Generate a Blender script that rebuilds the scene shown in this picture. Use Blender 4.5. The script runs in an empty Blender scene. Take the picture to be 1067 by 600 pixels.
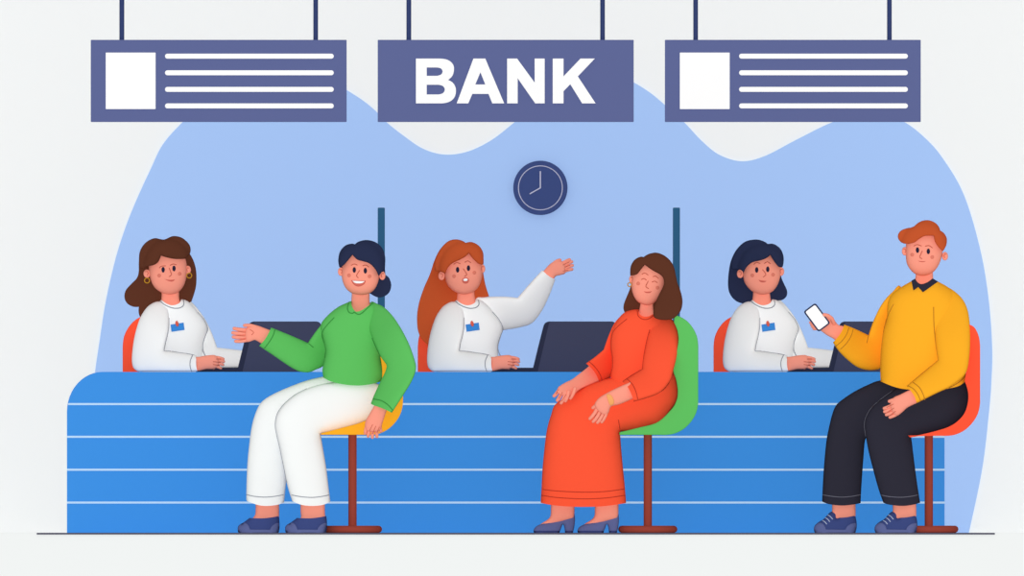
import bpy, bmesh, math
import numpy as np
from mathutils import Vector, Matrix
from mathutils.geometry import delaunay_2d_cdt
from mathutils.bvhtree import BVHTree

scene = bpy.context.scene
C = scene.collection
S = 0.0045                       # metres per unit of the drawing grid used for the outlines

# ------------------------------------------------------------------ camera, light, exposure
cam_d = bpy.data.cameras.new('camera'); cam_d.type = 'ORTHO'; cam_d.ortho_scale = 1067 * S
cam_d.clip_end = 60
cam = bpy.data.objects.new('camera', cam_d); C.objects.link(cam)
cam.location = (0, -14, (555 - 300) * S); cam.rotation_euler = (math.radians(90), 0, 0)
scene.camera = cam

world = bpy.data.worlds.new('sky'); scene.world = world; world.use_nodes = True
bg = world.node_tree.nodes['Background']
bg.inputs[0].default_value = (1, 1, 1, 1); bg.inputs[1].default_value = 0.57
sun_d = bpy.data.lights.new('sun', 'SUN'); sun_d.energy = 1.66; sun_d.angle = math.radians(0.05)
sun = bpy.data.objects.new('sun', sun_d); C.objects.link(sun)
sun.location = (0, -10, 4); sun.rotation_euler = (math.radians(90), 0, 0)

vs = scene.view_settings
vs.view_transform = 'Standard'; vs.look = 'None'; vs.exposure = 0.0; vs.gamma = 1.0
vs.use_curve_mapping = False
GAIN = 1.06                      # light reaching a surface facing the front

# ------------------------------------------------------------------ materials
def lin(c):
    c /= 255.0
    return c / 12.92 if c <= 0.04045 else ((c + 0.055) / 1.055) ** 2.4
_m = {}
def mat(name, rgb, rough=0.9, spec=0.0, noise=0.0):
    if name in _m: return _m[name]
    m = bpy.data.materials.new(name); m.use_nodes = True
    nt = m.node_tree; b = nt.nodes['Principled BSDF']
    col = tuple(min(0.96, lin(v) / GAIN) for v in rgb) + (1,)
    b.inputs['Base Color'].default_value = col
    b.inputs['Roughness'].default_value = rough
    b.inputs['Specular IOR Level'].default_value = spec
    if noise:                    # a faint weave of the material itself
        tc = nt.nodes.new('ShaderNodeTexCoord'); n = nt.nodes.new('ShaderNodeTexNoise')
        n.inputs['Scale'].default_value = 60; n.inputs['Detail'].default_value = 3
        mr = nt.nodes.new('ShaderNodeMapRange')
        mr.inputs[3].default_value = 1 - noise; mr.inputs[4].default_value = 1 + noise
        mx = nt.nodes.new('ShaderNodeVectorMath'); mx.operation = 'SCALE'
        mx.inputs[0].default_value = col[:3]
        nt.links.new(tc.outputs['Object'], n.inputs['Vector'])
        nt.links.new(n.outputs['Fac'], mr.inputs[0])
        nt.links.new(mr.outputs[0], mx.inputs['Scale'])
        nt.links.new(mx.outputs[0], b.inputs['Base Color'])
    _m[name] = m
    return m
WALL = mat('wall_paint', (248, 250, 249))
FLOOR = mat('floor_paint', (238, 241, 240))
MURAL = mat('mural_blue', (171, 203, 251))
COUNTER = mat('counter_blue', (65, 147, 229), noise=0.01)
STRIPE = mat('stripe_pale', (190, 222, 250))
LINE = mat('ground_line', (84, 84, 100))
SIGN = mat('sign_slate', (95, 104, 151))
ROD = mat('rod_navy', (56, 68, 112))
WHITE = mat('pure_white', (255, 255, 255))
CLOCK = mat('clock_navy', (63, 78, 128))
CLINE = mat('clock_line', (196, 196, 220))
TEAL = mat('divider_teal', (47, 92, 128))
SKIN = mat('skin', (253, 158, 136))
SKINL = mat('skin_line', (205, 108, 88))
BLUSH = mat('blush', (226, 128, 108))
LIPS = mat('lips', (214, 106, 92))
EYE = mat('eye_dark', (42, 40, 62), rough=0.5)
BROWN = mat('hair_brown', (94, 53, 38), noise=0.01)
NAVYH = mat('hair_navy', (42, 49, 77), noise=0.01)
GINGER = mat('hair_ginger', (196, 86, 46), noise=0.01)
GREEN = mat('cloth_green', (96, 193, 97), noise=0.01)
GREENL = mat('seam_green', (62, 146, 68))
YEL = mat('cloth_yellow', (255, 178, 41), noise=0.01)
YELL = mat('seam_yellow', (186, 128, 40))
RED = mat('cloth_red', (255, 90, 58), noise=0.01)
REDL = mat('seam_red', (190, 62, 44))
OFFW = mat('cloth_white', (254, 255, 255))
OFFW2 = mat('trouser_white', (249, 251, 250))
OFFWL = mat('seam_grey', (152, 156, 166))
DARK = mat('cloth_dark', (48, 47, 59))
DARKL = mat('seam_darkgrey', (112, 112, 126))
SHELLR = mat('shell_red', (255, 88, 58))
SHELLG = mat('shell_green', (96, 193, 97))
SHELLY = mat('shell_yellow', (255, 178, 41))
POLE = mat('pole_rust', (155, 69, 57))
SHOE = mat('shoe_navy', (63, 76, 130))
SOLE = mat('shoe_sole', (97, 106, 155))
HEELU = mat('heel_slate', (97, 106, 155))
HEELS = mat('heel_sole', (58, 68, 120))
LACE = mat('lace', (190, 200, 226))
LAP = mat('laptop_slate', (66, 70, 95))
LAPE = mat('laptop_edge', (47, 51, 73))
BADGE = mat('badge_blue', (64, 142, 222))
CLIP = mat('badge_clip', (224, 98, 80))
GOLD = mat('gold', (200, 148, 44), rough=0.6)
BAND = mat('bracelet', (246, 172, 104))
SCREEN = mat('phone_screen', (255, 255, 255))
PHONE = mat('phone_case', (41, 50, 84))

# ------------------------------------------------------------------ geometry helpers
def G(x0, y0, s, pts):
    """outline points measured on an enlarged grid -> drawing grid; a third item keeps its flag"""
    return [(x0 + p[0] / s, y0 + p[1] / s) + tuple(p[2:]) for p in pts]
def W(px, py, Y=0.0):
    return Vector(((px - 533.5) * S, Y, (555 - py) * S))
def shift(o, dx, dy=0):
    return [(p[0] + dx, p[1] + dy) + tuple(p[2:]) for p in o]
def ell(cx, cy, rx, ry, n=14, rot=0):
    c, s = math.cos(rot), math.sin(rot)
    return [(cx + rx * math.cos(t) * c - ry * math.sin(t) * s, cy + rx * math.cos(t) * s + ry * math.sin(t) * c)
            for t in (2 * math.pi * i / n for i in range(n))]
def rrect(x0, y0, x1, y1, r, n=5):
    o = []
    for cx, cy, a in ((x1 - r, y0 + r, -90), (x1 - r, y1 - r, 0), (x0 + r, y1 - r, 90), (x0 + r, y0 + r, 180)):
        for i in range(n + 1):
            t = math.radians(a + 90 * i / n); o.append((cx + r * math.cos(t), cy + r * math.sin(t), 'c'))
    return o

def sample(outline, step=1.6):
    """Closed smooth curve through the points. flag 'c' = corner; 'o' = corner and blunt straight-cut run to the next corner.
    Returns points Nx2 and a flag per point telling that it lies on a blunt run."""
    n = len(outline); P = [np.array(p[:2], float) for p in outline]
    F = [p[2] if len(p) > 2 else '' for p in outline]
    pts, op = [], []; blunt = False
    for k in range(n):           # state before the first point
        if F[k] == 'o': blunt_last = True
        elif F[k] == 'c': blunt_last = False
    blunt = locals().get('blunt_last', False)
    for i in range(n):
        j = (i + 1) % n
        if F[i] == 'o': blunt = True
        elif F[i] == 'c': blunt = False
        p0, p1, p2, p3 = P[i - 1], P[i], P[j], P[(i + 2) % n]
        t1 = (p2 - p0) * 0.5; t2 = (p3 - p1) * 0.5
        L = np.linalg.norm(p2 - p1)
        def lim(t, m): 
            l = np.linalg.norm(t); return t * min(1, m / l) if l > 0 else t
        t1 = lim(t1, L * 1.25); t2 = lim(t2, L * 1.25)
        if F[i] in 'co' and F[i]: t1 = (p2 - p1) if (F[j] in ('c', 'o')) else (p2 - p1) * 1.5 - t2 * 0.5
        if F[j] in 'co' and F[j]: t2 = (p2 - p1) if (F[i] in ('c', 'o')) else (p2 - p1) * 1.5 - t1 * 0.5
        m = max(1, int(round(L / step)))
        for q in range(m):
            t = q / m
            h = ((2*t**3 - 3*t*t + 1) * p1 + (t**3 - 2*t*t + t) * t1 + (-2*t**3 + 3*t*t) * p2 + (t**3 - t*t) * t2)
            pts.append(h); op.append(blunt and not (q == 0 and F[i] == 'o'))
        # a blunt run's very first corner stays closed
    return np.array(pts), np.array(op, bool)

def area2(p):
    x, y = p[:, 0], p[:, 1]
    return float(np.sum(x * np.roll(y, -1) - np.roll(x, -1) * y)) / 2
def inside(poly, q):
    x, y = q[:, 0], q[:, 1]; r = np.zeros(len(q), bool)
    a = poly; b = np.roll(poly, -1, 0)
    for (x1, y1), (x2, y2) in zip(a, b):
        if y1 == y2: continue
        c = ((y1 > y) != (y2 > y)) & (x < (x2 - x1) * (y - y1) / (y2 - y1) + x1)
        r ^= c
    return r
def bdist(poly, q):
    a = poly; b = np.roll(poly, -1, 0); d = b - a
    L = np.maximum((d ** 2).sum(1), 1e-12)
    t = np.clip(((q[:, None] - a[None]) * d[None]).sum(2) / L[None], 0, 1)
    c = a[None] + t[..., None] * d[None]
    return np.sqrt(((q[:, None] - c) ** 2).sum(2)).min(1)
def normals_in(poly):
    t = np.roll(poly, -1, 0) - np.roll(poly, 1, 0)
    t /= np.maximum(np.linalg.norm(t, axis=1, keepdims=True), 1e-9)
    s = 1 if area2(poly) > 0 else -1
    return np.stack([-t[:, 1], t[:, 0]], 1) * s

FLAT = 0.45                      # fullness of the rounding: 1 = circular section, less = squarer
def idw(ctrl):
    """smooth depth from a few known points: a plane through them plus a soft correction"""
    c = np.array(ctrl, float); m = c.mean(0)
    A = np.stack([c[:, 0] - m[0], c[:, 1] - m[1]], 1)
    g = np.linalg.solve(A.T @ A + np.eye(2) * 60.0, A.T @ (c[:, 2] - m[2]))
    res = c[:, 2] - m[2] - A @ g
    def f(x, y):
        d = ((c[:, 0] - x) ** 2 + (c[:, 1] - y) ** 2) + 625.0
        w = d ** -2.0
        return float(m[2] + (x - m[0]) * g[0] + (y - m[1]) * g[1] + (w * res).sum() / w.sum())
    return f

def inflate(outline, yc, kf=1.0, kb=None, hmax=None, step=1.6, inset=0.0, cells=520, hmin=0.0):
    """A closed rounded solid whose front view is the outline: its depth is that of a soap film over the outline,
    so a limb comes out round. Returns (verts, faces)."""
    if kb is None: kb = kf
    if not callable(yc): v_ = yc; yc = lambda x, y: v_
    B, op = sample(outline, step)
    keep = np.linalg.norm(B - np.roll(B, 1, 0), axis=1) > 0.05
    B, op = B[keep], op[keep]
    if inset:
        B = B + normals_in(B) * inset
    A = abs(area2(B)); g = max(step * 0.9, math.sqrt(A / cells))
    ni = normals_in(B); pts = []
    thin = 2 * A / np.linalg.norm(B - np.roll(B, 1, 0), axis=1).sum()
    ds = [d for d in (0.35, 1.1, 2.4) if d < thin * 0.7] or [thin * 0.3]
    acc = B.copy()
    for d in ds:
        q = B + ni * d
        q = q[inside(B, q)]
        if len(q):
            q = q[bdist(B, q) > d * 0.85]
            pts.append(q)
    x0, y0 = B.min(0); x1, y1 = B.max(0)
    rows = np.arange(y0, y1, g * 0.87); gr = []
    for i, y in enumerate(rows):
        xs = np.arange(x0 + (g / 2 if i % 2 else 0), x1, g)
        gr.append(np.stack([xs, np.full_like(xs, y)], 1))
    gr = np.concatenate(gr); gr = gr[inside(B, gr)]
    if len(gr): gr = gr[bdist(B, gr) > ds[-1] + g * 0.5]
    if len(gr): pts.append(gr)
    allp = np.concatenate([B] + pts)
    nB = len(B)
    r = delaunay_2d_cdt([Vector(p) for p in allp], [(i, (i + 1) % nB) for i in range(nB)], [], 1, 1e-6)
    V = np.array([list(v) for v in r[0]]); T = np.array([f for f in r[2] if len(f) == 3])
    cen = V[T].mean(1); T = T[inside(B, cen)]
    orig = r[3]
    bnd = np.zeros(len(V), bool); opn = np.zeros(len(V), bool)
    for i, o in enumerate(orig):
        for k in o:
            if k < nB: bnd[i] = True; opn[i] |= bool(op[k])
    # orientation
    e1 = V[T[:, 1]] - V[T[:, 0]]; e2 = V[T[:, 2]] - V[T[:, 0]]
    ar = e1[:, 0] * e2[:, 1] - e1[:, 1] * e2[:, 0]
    T = T[np.abs(ar) > 1e-7]; ar = ar[np.abs(ar) > 1e-7]
    T[ar < 0] = T[ar < 0][:, [0, 2, 1]]; ar = np.abs(ar)
    n = len(V); K = np.zeros((n, n)); b = np.zeros(n)
    for a in range(3):
        i, j, k = T[:, a], T[:, (a + 1) % 3], T[:, (a + 2) % 3]
        u = V[i] - V[k]; v = V[j] - V[k]
        cot = np.clip((u * v).sum(1) / np.maximum(np.abs(u[:, 0] * v[:, 1] - u[:, 1] * v[:, 0]), 1e-6), -50, 50) * 0.5
        np.add.at(K, (i, j), -cot); np.add.at(K, (j, i), -cot)
        np.add.at(K, (i, i), cot); np.add.at(K, (j, j), cot)
        np.add.at(b, T[:, a], ar / 6)
    fix = bnd & ~opn
    used = np.zeros(n, bool); used[T.ravel()] = True
    free = ~fix & used
    u = np.zeros(n)
    if free.any():
        u[free] = np.linalg.solve(K[np.ix_(free, free)], b[free])
    h = np.sqrt(2 * np.maximum(u, 0)) * S
    H_ = h.max()
    if H_ > 0: h = H_ * 0.94 * (h / H_) ** FLAT
    if hmax: h = np.minimum(h, hmax)
    h = np.maximum(h, hmin * (~fix))
    idx = -np.ones(n, int); verts = []; fr = {}; bk = {}
    for i in range(n):
        if not used[i]: continue
        Y = yc(V[i, 0], V[i, 1]); w = W(V[i, 0], V[i, 1])
        if fix[i]:
            fr[i] = bk[i] = len(verts); verts.append((w.x, Y, w.z))
        else:
            fr[i] = len(verts); verts.append((w.x, Y - kf * h[i] - 1e-5, w.z))
            bk[i] = len(verts); verts.append((w.x, Y + kb * h[i] + 1e-5, w.z))
    faces = []; ec = {}
    for t in T:
        faces.append(tuple(fr[q] for q in t))          # drawing y points down, so this winds outward to -Y
        faces.append(tuple(bk[q] for q in t[::-1]))
        for a in range(3):
            ec[(t[a], t[(a + 1) % 3])] = 1
    for (a, c) in ec:
        if (c, a) not in ec:
            f = [fr[c], fr[a], bk[a], bk[c]]
            f = [q for z, q in enumerate(f) if q != f[z - 1]]
            if len(set(f)) >= 3: faces.append(tuple(dict.fromkeys(f)))
    return verts, faces

def tube(P, R, n=10, flat=1.0):
    """round-ended tube through 3D points"""
    P = [Vector(p) for p in P]
    if not hasattr(R, '__len__'): R = [R] * len(P)
    tans = []
    for i in range(len(P)):
        a = P[max(0, i - 1)]; b = P[min(len(P) - 1, i + 1)]
        t = (b - a); t = t.normalized() if t.length > 1e-9 else Vector((1, 0, 0)); tans.append(t)
    rings = []
    t0, t1 = tans[0], tans[-1]
    for a in (75, 50, 25): rings.append((P[0] - t0 * R[0] * math.sin(math.radians(a)), t0, R[0] * math.cos(math.radians(a))))
    for p, t, r in zip(P, tans, R): rings.append((p, t, r))
    for a in (25, 50, 75): rings.append((P[-1] + t1 * R[-1] * math.sin(math.radians(a)), t1, R[-1] * math.cos(math.radians(a))))
    v, f = [], []
    ref = Vector((0, 1, 0)) if abs(t0.y) < 0.9 else Vector((1, 0, 0))
    for c, t, r in rings:
        u = (ref - t * ref.dot(t)); u.normalize(); w = t.cross(u); ref = u
        for k in range(n):
            a = 2 * math.pi * k / n
            v.append(tuple(c + u * (math.cos(a) * r * flat) + w * (math.sin(a) * r)))
    m = len(rings)
    for i in range(m - 1):
        for k in range(n):
            f.append((i * n + k, i * n + (k + 1) % n, (i + 1) * n + (k + 1) % n, (i + 1) * n + k))
    v.append(tuple(P[0] - t0 * R[0])); v.append(tuple(P[-1] + t1 * R[-1])); a, b = len(v) - 2, len(v) - 1
    for k in range(n):
        f.append((a, (k + 1) % n, k)); f.append((b, (m - 1) * n + k, (m - 1) * n + (k + 1) % n))
    return v, f

def lathe(profile, center, n=40, axis='z'):
    v, f = [], []
    for r, h in profile:
        for k in range(n):
            a = 2 * math.pi * k / n
            if axis == 'z': v.append((center[0] + r * math.cos(a), center[1] + r * math.sin(a), center[2] + h))
            else: v.append((center[0] + r * math.cos(a), center[1] + h, center[2] + r * math.sin(a)))
    m = len(profile)
    for i in range(m - 1):
        for k in range(n): f.append((i * n + k, i * n + (k + 1) % n, (i + 1) * n + (k + 1) % n, (i + 1) * n + k))
    f.append(tuple(range(n))[::-1]); f.append(tuple((m - 1) * n + k for k in range(n)))
    return v, f

def to_mesh(geo, name='m'):
    me = bpy.data.meshes.new(name); me.from_pydata(geo[0], [], geo[1]); me.update()
    bm = bmesh.new(); bm.from_mesh(me); bmesh.ops.recalc_face_normals(bm, faces=bm.faces)
    bm.to_mesh(me); bm.free(); me.update()
    return me
def merge(geos):
    v, f = [], []
    for g in geos:
        o = len(v); v += list(g[0]); f += [tuple(i + o for i in q) for q in g[1]]
    return v, f
def union(geos):
    """boolean union of closed solids into one continuous mesh"""
    base = bpy.data.objects.new('tmp_a', to_mesh(geos[0])); C.objects.link(base)
    for g in geos[1:]:
        o = bpy.data.objects.new('tmp_b', to_mesh(g)); C.objects.link(o)
        md = base.modifiers.new('b', 'BOOLEAN'); md.operation = 'UNION'; md.object = o
        n0 = len(base.data.vertices)
        best = None
        for solver in ('MANIFOLD', 'EXACT'):
            try: md.solver = solver
            except Exception: continue
            dg = bpy.context.evaluated_depsgraph_get()
            r = bpy.data.meshes.new_from_object(base.evaluated_get(dg), depsgraph=dg)
            if len(r.vertices) > max(n0, len(o.data.vertices)) * 0.6: best = r; break
        base.modifiers.clear()
        if best is None:
            print('UNION FAILED, joining'); a = to_geo(base.data); best = to_mesh(merge([a, to_geo(o.data)]))
        elif solver == 'EXACT': print('exact used')
        base.data = best
        bpy.data.objects.remove(o)
    me = base.data; bpy.data.objects.remove(base)
    return me
def to_geo(me):
    return [tuple(v.co) for v in me.vertices], [tuple(p.vertices) for p in me.polygons]

class Surf:
    """front surface of some meshes (world coordinates), to lay seams, eyes and badges on"""
    def __init__(self, *meshes):
        g = merge([to_geo(m) for m in meshes])
        self.t = BVHTree.FromPolygons([Vector(v) for v in g[0]], g[1])
    def y(self, px, py, default=None):
        w = W(px, py)
        h = self.t.ray_cast(Vector((w.x, -3, w.z)), Vector((0, 1, 0)))
        return h[0].y if h[0] else default

def smooth_line(pts, step=1.5):
    P = [np.array(p[:2], float) for p in pts]; n = len(P); out = []
    for i in range(n - 1):
        p0 = P[max(0, i - 1)]; p1 = P[i]; p2 = P[i + 1]; p3 = P[min(n - 1, i + 2)]
        t1 = (p2 - p0) * 0.5; t2 = (p3 - p1) * 0.5
        if i == 0: t1 = p2 - p1
        if i == n - 2: t2 = p2 - p1
        m = max(1, int(round(np.linalg.norm(p2 - p1) / step)))
        for q in range(m):
            t = q / m
            out.append((2*t**3-3*t*t+1)*p1+(t**3-2*t*t+t)*t1+(-2*t**3+3*t*t)*p2+(t**3-t*t)*t2)
    out.append(P[-1]); return out
def seam(surf, pts, w=1.0, lift=0.35):
    """a raised stitched line on a surface, w wide"""
    q = smooth_line(pts); ys = [surf.y(p[0], p[1]) for p in q]
    ok = [y for y in ys if y is not None]
    if not ok: return None
    last = ok[0]; Y = []
    for y in ys:
        if y is not None: last = y
        Y.append(last)
    for _ in range(2): Y = [Y[0]] + [min((Y[i-1] + Y[i] + Y[i+1]) / 3, Y[i]) for i in range(1, len(Y) - 1)] + [Y[-1]] if len(Y) > 2 else Y
    r = w * S / 2
    return tube([W(p[0], p[1], y - r * lift) for p, y in zip(q, Y)], r, n=8)
def patch(surf, outline, thick=0.0015, lift=0.0006, default=None, step=0.8, cells=150):
    """thin pad lying on the surface"""
    c = np.mean([p[:2] for p in outline], 0); dy = surf.y(c[0], c[1], default)
    f = lambda x, y: surf.y(x, y, dy) - lift
    return inflate(outline, f, kf=1.0, kb=0.6, hmax=thick, step=step, cells=cells)

# ------------------------------------------------------------------ objects
def base_of(o):
    while o.parent: o = o.parent
    return o
def obj(name, geo, m, parent=None, origin=None, m2=None, extra=None, sharp=45, smooth=True):
    """links ONE mesh object. geo in world coordinates; extra = seams that keep the second material"""
    me = geo if isinstance(geo, bpy.types.Mesh) else to_mesh(geo, name)
    n1 = len(me.polygons)
    if extra:
        extra = [e for e in extra if e]
    if extra:
        e = to_mesh(merge(extra)); bm = bmesh.new(); bm.from_mesh(me); bm.from_mesh(e); bm.to_mesh(me); bm.free()
    me.name = name; me.materials.clear(); me.materials.append(m)
    if m2: me.materials.append(m2)
    for p in me.polygons:
        p.use_smooth = smooth; p.material_index = 1 if (m2 and p.index >= n1) else 0
    if smooth: me.set_sharp_from_angle(angle=math.radians(sharp))
    if origin is None:
        if parent is not None: origin = world_loc(parent)
        else: origin = Vector((0, 0, 0))
    origin = Vector(origin)
    me.transform(Matrix.Translation(-origin)); me.update()
    o = bpy.data.objects.new(name, me); C.objects.link(o)
    if parent is not None:
        o.parent = parent; o.location = origin - world_loc(parent)
    else: o.location = origin
    return o
def world_loc(o):
    v = Vector(o.location)
    while o.parent: o = o.parent; v += Vector(o.location)
    return v
def empty(name, loc):
    o = bpy.data.objects.new(name, None); C.objects.link(o); o.location = loc; o.empty_display_size = 0.1
    return o
def tag(o, label, cat, group=None):
    o['label'] = label; o['category'] = cat
    if group: o['group'] = group
    return o
def struct(o): o['kind'] = 'structure'; return o
def box(x0, x1, y0, y1, z0, z1):
    v = [(x, y, z) for x in (x0, x1) for y in (y0, y1) for z in (z0, z1)]
    return v, [(0, 1, 3, 2), (4, 6, 7, 5), (0, 4, 5, 1), (2, 3, 7, 6), (0, 2, 6, 4), (1, 5, 7, 3)]
def pbox(x0, y0, x1, y1, Y0, Y1):
    a, b = W(x0, y1), W(x1, y0)
    return box(a.x, b.x, Y0, Y1, a.z, b.z)
def bevel_geo(geo, w, seg=2):
    me = to_mesh(geo); bm = bmesh.new(); bm.from_mesh(me)
    es = [e for e in bm.edges if len(e.link_faces) == 2 and e.calc_face_angle(0) > 0.6]
    bmesh.ops.bevel(bm, geom=es, offset=w, segments=seg, affect='EDGES', clamp_overlap=True)
    bm.to_mesh(me); bm.free(); return to_geo(me)
def prism(outlines, Y0, Y1, step=1.6, bev=0.0):
    """flat-faced solid with the outline as front view (further outlines are holes)"""
    cu = bpy.data.curves.new('c', 'CURVE'); cu.dimensions = '2D'; cu.fill_mode = 'BOTH'
    d = (Y1 - Y0) / 2
    cu.extrude = d - bev; cu.bevel_depth = bev; cu.bevel_resolution = 1; cu.offset = -bev
    for o in outlines:
        B, _ = sample(o, step)
        keep = np.linalg.norm(B - np.roll(B, 1, 0), axis=1) > 0.02; B = B[keep]
        sp = cu.splines.new('POLY'); sp.points.add(len(B) - 1)
        for q, p in zip(B, sp.points): w = W(q[0], q[1]); p.co = (w.x, w.z, 0, 1)
        sp.use_cyclic_u = True
    ob = bpy.data.objects.new('c', cu); C.objects.link(ob)
    dg = bpy.context.evaluated_depsgraph_get(); me = bpy.data.meshes.new_from_object(ob.evaluated_get(dg), depsgraph=dg)
    bpy.data.objects.remove(ob)
    me.transform(Matrix.Translation((0, (Y0 + Y1) / 2, 0)) @ Matrix.Rotation(math.radians(90), 4, 'X'))
    bm = bmesh.new(); bm.from_mesh(me); bmesh.ops.remove_doubles(bm, verts=bm.verts, dist=1e-5)
    bmesh.ops.recalc_face_normals(bm, faces=bm.faces); bm.to_mesh(me); bm.free()
    return to_geo(me)

# ================================================================== THE SETTING
FRONT, BACK = -1.25, 2.5
struct(obj('floor', box(-6, 6, FRONT, BACK + 0.2, -0.6, 0.0), FLOOR, smooth=False))
struct(obj('wall_back', box(-6, 6, BACK, BACK + 0.15, 0.0, 3.7), WALL, smooth=False))
e0, e1 = W(38.3, 555), W(1036.6, 556.8)
struct(obj('trim_1', box(e0.x, e1.x, FRONT - 0.006, FRONT, e1.z, e0.z), LINE, smooth=False))
struct(obj('trim_2', bevel_geo(box(-2.6, 2.6, 0.24, 0.32, 2.80, 2.88), 0.006), ROD, smooth=False))
for i, bx in enumerate((-2.4, 0.0, 2.4)):   # brackets that carry the ceiling rail from the wall, above the frame
    struct(obj('trim_%d' % (3 + i), box(bx - 0.02, bx + 0.02, 0.32, BACK, 2.82, 2.86), ROD, smooth=False))

mural = [(99, 555.0, 'c'), (95, 480), (96, 420), (99, 388), (103, 360), (110, 315), (120, 271), (130, 239), (141, 211), (157, 176), (170, 150), (191.5, 126),
         (222, 98), (262, 80), (305, 74), (340, 82), (361.5, 94), (380, 106), (394, 118), (403, 127.5), (420, 141), (441, 155), (463, 161), (487, 158),
         (512, 146), (536, 127.5), (562, 106), (592, 88), (625, 79), (645, 80), (660.5, 86), (678, 97), (693, 109.5), (713, 127.5), (732, 147.5), (750, 161.5), (773, 168),
         (797, 162.5), (830, 145.5), (867, 127.5), (895, 121), (922, 120.5), (942, 127), (962, 142), (981, 163), (1004, 202), (1021, 258), (1030, 310), (1033.8, 360),
         (1033.2, 395), (1030.5, 430), (1023.5, 488), (1009.5, 555.0, 'c')]
m = obj('wall_panel', prism([mural], BACK - 0.012, BACK - 0.0005, step=3), MURAL, smooth=False)
tag(m, 'large pale blue panel with a wavy top edge covering the back wall', 'wall panel')

# ================================================================== HANGING SIGNS
def rounded_bar(x0, x1, yc_, th, Y0, Y1):
    return prism([rrect(x0, yc_ - th / 2, x1, yc_ + th / 2, th / 2 - 0.01, 6)], Y0, Y1, bev=0.0008)
def sign(x0, x1, rods, label, group=None):
    t = empty('hanging_sign', W((x0 + x1) / 2, 127.1, 0.28)); tag(t, label, 'sign', group)
    obj('sign_board', bevel_geo(pbox(x0, 41.5, x1, 127.1, 0.255, 0.305), 0.0015), SIGN, t, smooth=False)
    for a, b in rods:
        c = W((a + b) / 2, 41.5, 0.28); r = (b - a) * S / 2
        obj('hanging_rod', tube([c + Vector((0, 0, 0.001 - r)), (c.x, c.y, 2.79)], r, 16), ROD, t)
    return t
def info_sign(x0, rods, label):
    t = sign(x0, x0 + 266.6, rods, label, None)
    obj('picture_panel', bevel_geo(pbox(x0 + 15.6, 54.8, x0 + 67.5, 113.6, 0.250, 0.256), 0.001), WHITE, t, smooth=False)
    for y in (58.5, 75.8, 93.1, 110.3):
        obj('text_bar', rounded_bar(x0 + 77.3, x0 + 253.2, y, 5.2, 0.250, 0.256), WHITE, t, smooth=False)
    return t
info_sign(94.6, ((124.4, 129.5), (326.5, 331.4)), 'slate hanging sign with white square and four white bars, left of the BANK sign')
info_sign(692.8, ((722.4, 727.3), (924.3, 929.2)), 'slate hanging sign with white square and four white bars, right of the BANK sign')
t = sign(393.6, 660.3, ((423.5, 428.5), (625.4, 630.3)), 'slate hanging sign reading BANK in bold white letters')
K3 = lambda pts: [p if len(p) > 2 else p + ('c',) for p in pts]
def L_(pts): return G(380, 0, 3.557, pts)
letters = {
 'letter_b': [[(190,217,'c'),(278,217,'c'),(308,222),(327,238),(331,258),(325,281),(309,296,'c'),(328,308),(338,330),(334,358),(316,376),(288,383,'c'),(190,383,'c')],
              [(230,250,'c'),(268,250,'c'),(283,254),(289,265),(283,276),(268,281,'c'),(230,281,'c')],
              [(230,314,'c'),(273,314,'c'),(290,319),(297,332),(290,345),(273,350,'c'),(230,350,'c')]],
 'letter_a': [K3([(403,217),(447,217),(517,383),(473,383),(459,348),(399,348),(384,383),(341,383)]), K3([(429,268),(447,313),(410,313)])],
 'letter_n': [K3([(528,217),(565,217),(630,306),(630,217),(667,217),(667,383),(632,383),(567,290),(567,383),(528,383)])],
 'letter_k': [K3([(697,217),(737,217),(737,283),(800,217),(853,217),(790,283),(856,383),(806,383),(762,312),(737,338),(737,383),(697,383)])]}
for nm, os_ in letters.items():
    obj(nm, prism([L_(o) for o in os_], 0.247, 0.256), WHITE, t, smooth=False)

# ================================================================== CLOCK
cc = W(563.1, 195.7, BACK - 0.012)
t = empty('wall_clock', cc); tag(t, 'round navy wall clock showing eight, below the BANK sign', 'clock')
R = 28.3 * S
obj('clock_case', lathe([(R * 0.98, 0.0), (R, -0.006), (R, -0.026), (R * 0.975, -0.030), (R * 0.2, -0.030)], cc, 72, 'y'), CLOCK, t, sharp=30)
def ring(center, r, w, n=64):
    v, f = [], []; m_ = 8
    for i in range(n):
        a = 2 * math.pi * i / n
        for k in range(m_):
            b = 2 * math.pi * k / m_; rr = r + w * math.cos(b)
            v.append((center[0] + rr * math.cos(a), center[1] + w * math.sin(b), center[2] + rr * math.sin(a)))
    for i in range(n):
        for k in range(m_):
            f.append((i * m_ + k, ((i + 1) % n) * m_ + k, ((i + 1) % n) * m_ + (k + 1) % m_, i * m_ + (k + 1) % m_))
    return v, f
yf = BACK - 0.012 - 0.030
obj('dial_ring', ring((cc.x, yf, cc.z), 22.9 * S, 0.5 * S), CLINE, t)
obj('minute_hand', tube([W(563, 195.7, yf - 0.003), W(563, 178.9, yf - 0.003)], 0.75 * S, 10), CLINE, t)
obj('hour_hand', tube([W(563, 195.7, yf - 0.003), W(552.3, 201.8, yf - 0.003)], 0.65 * S, 10), CLINE, t)

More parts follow.
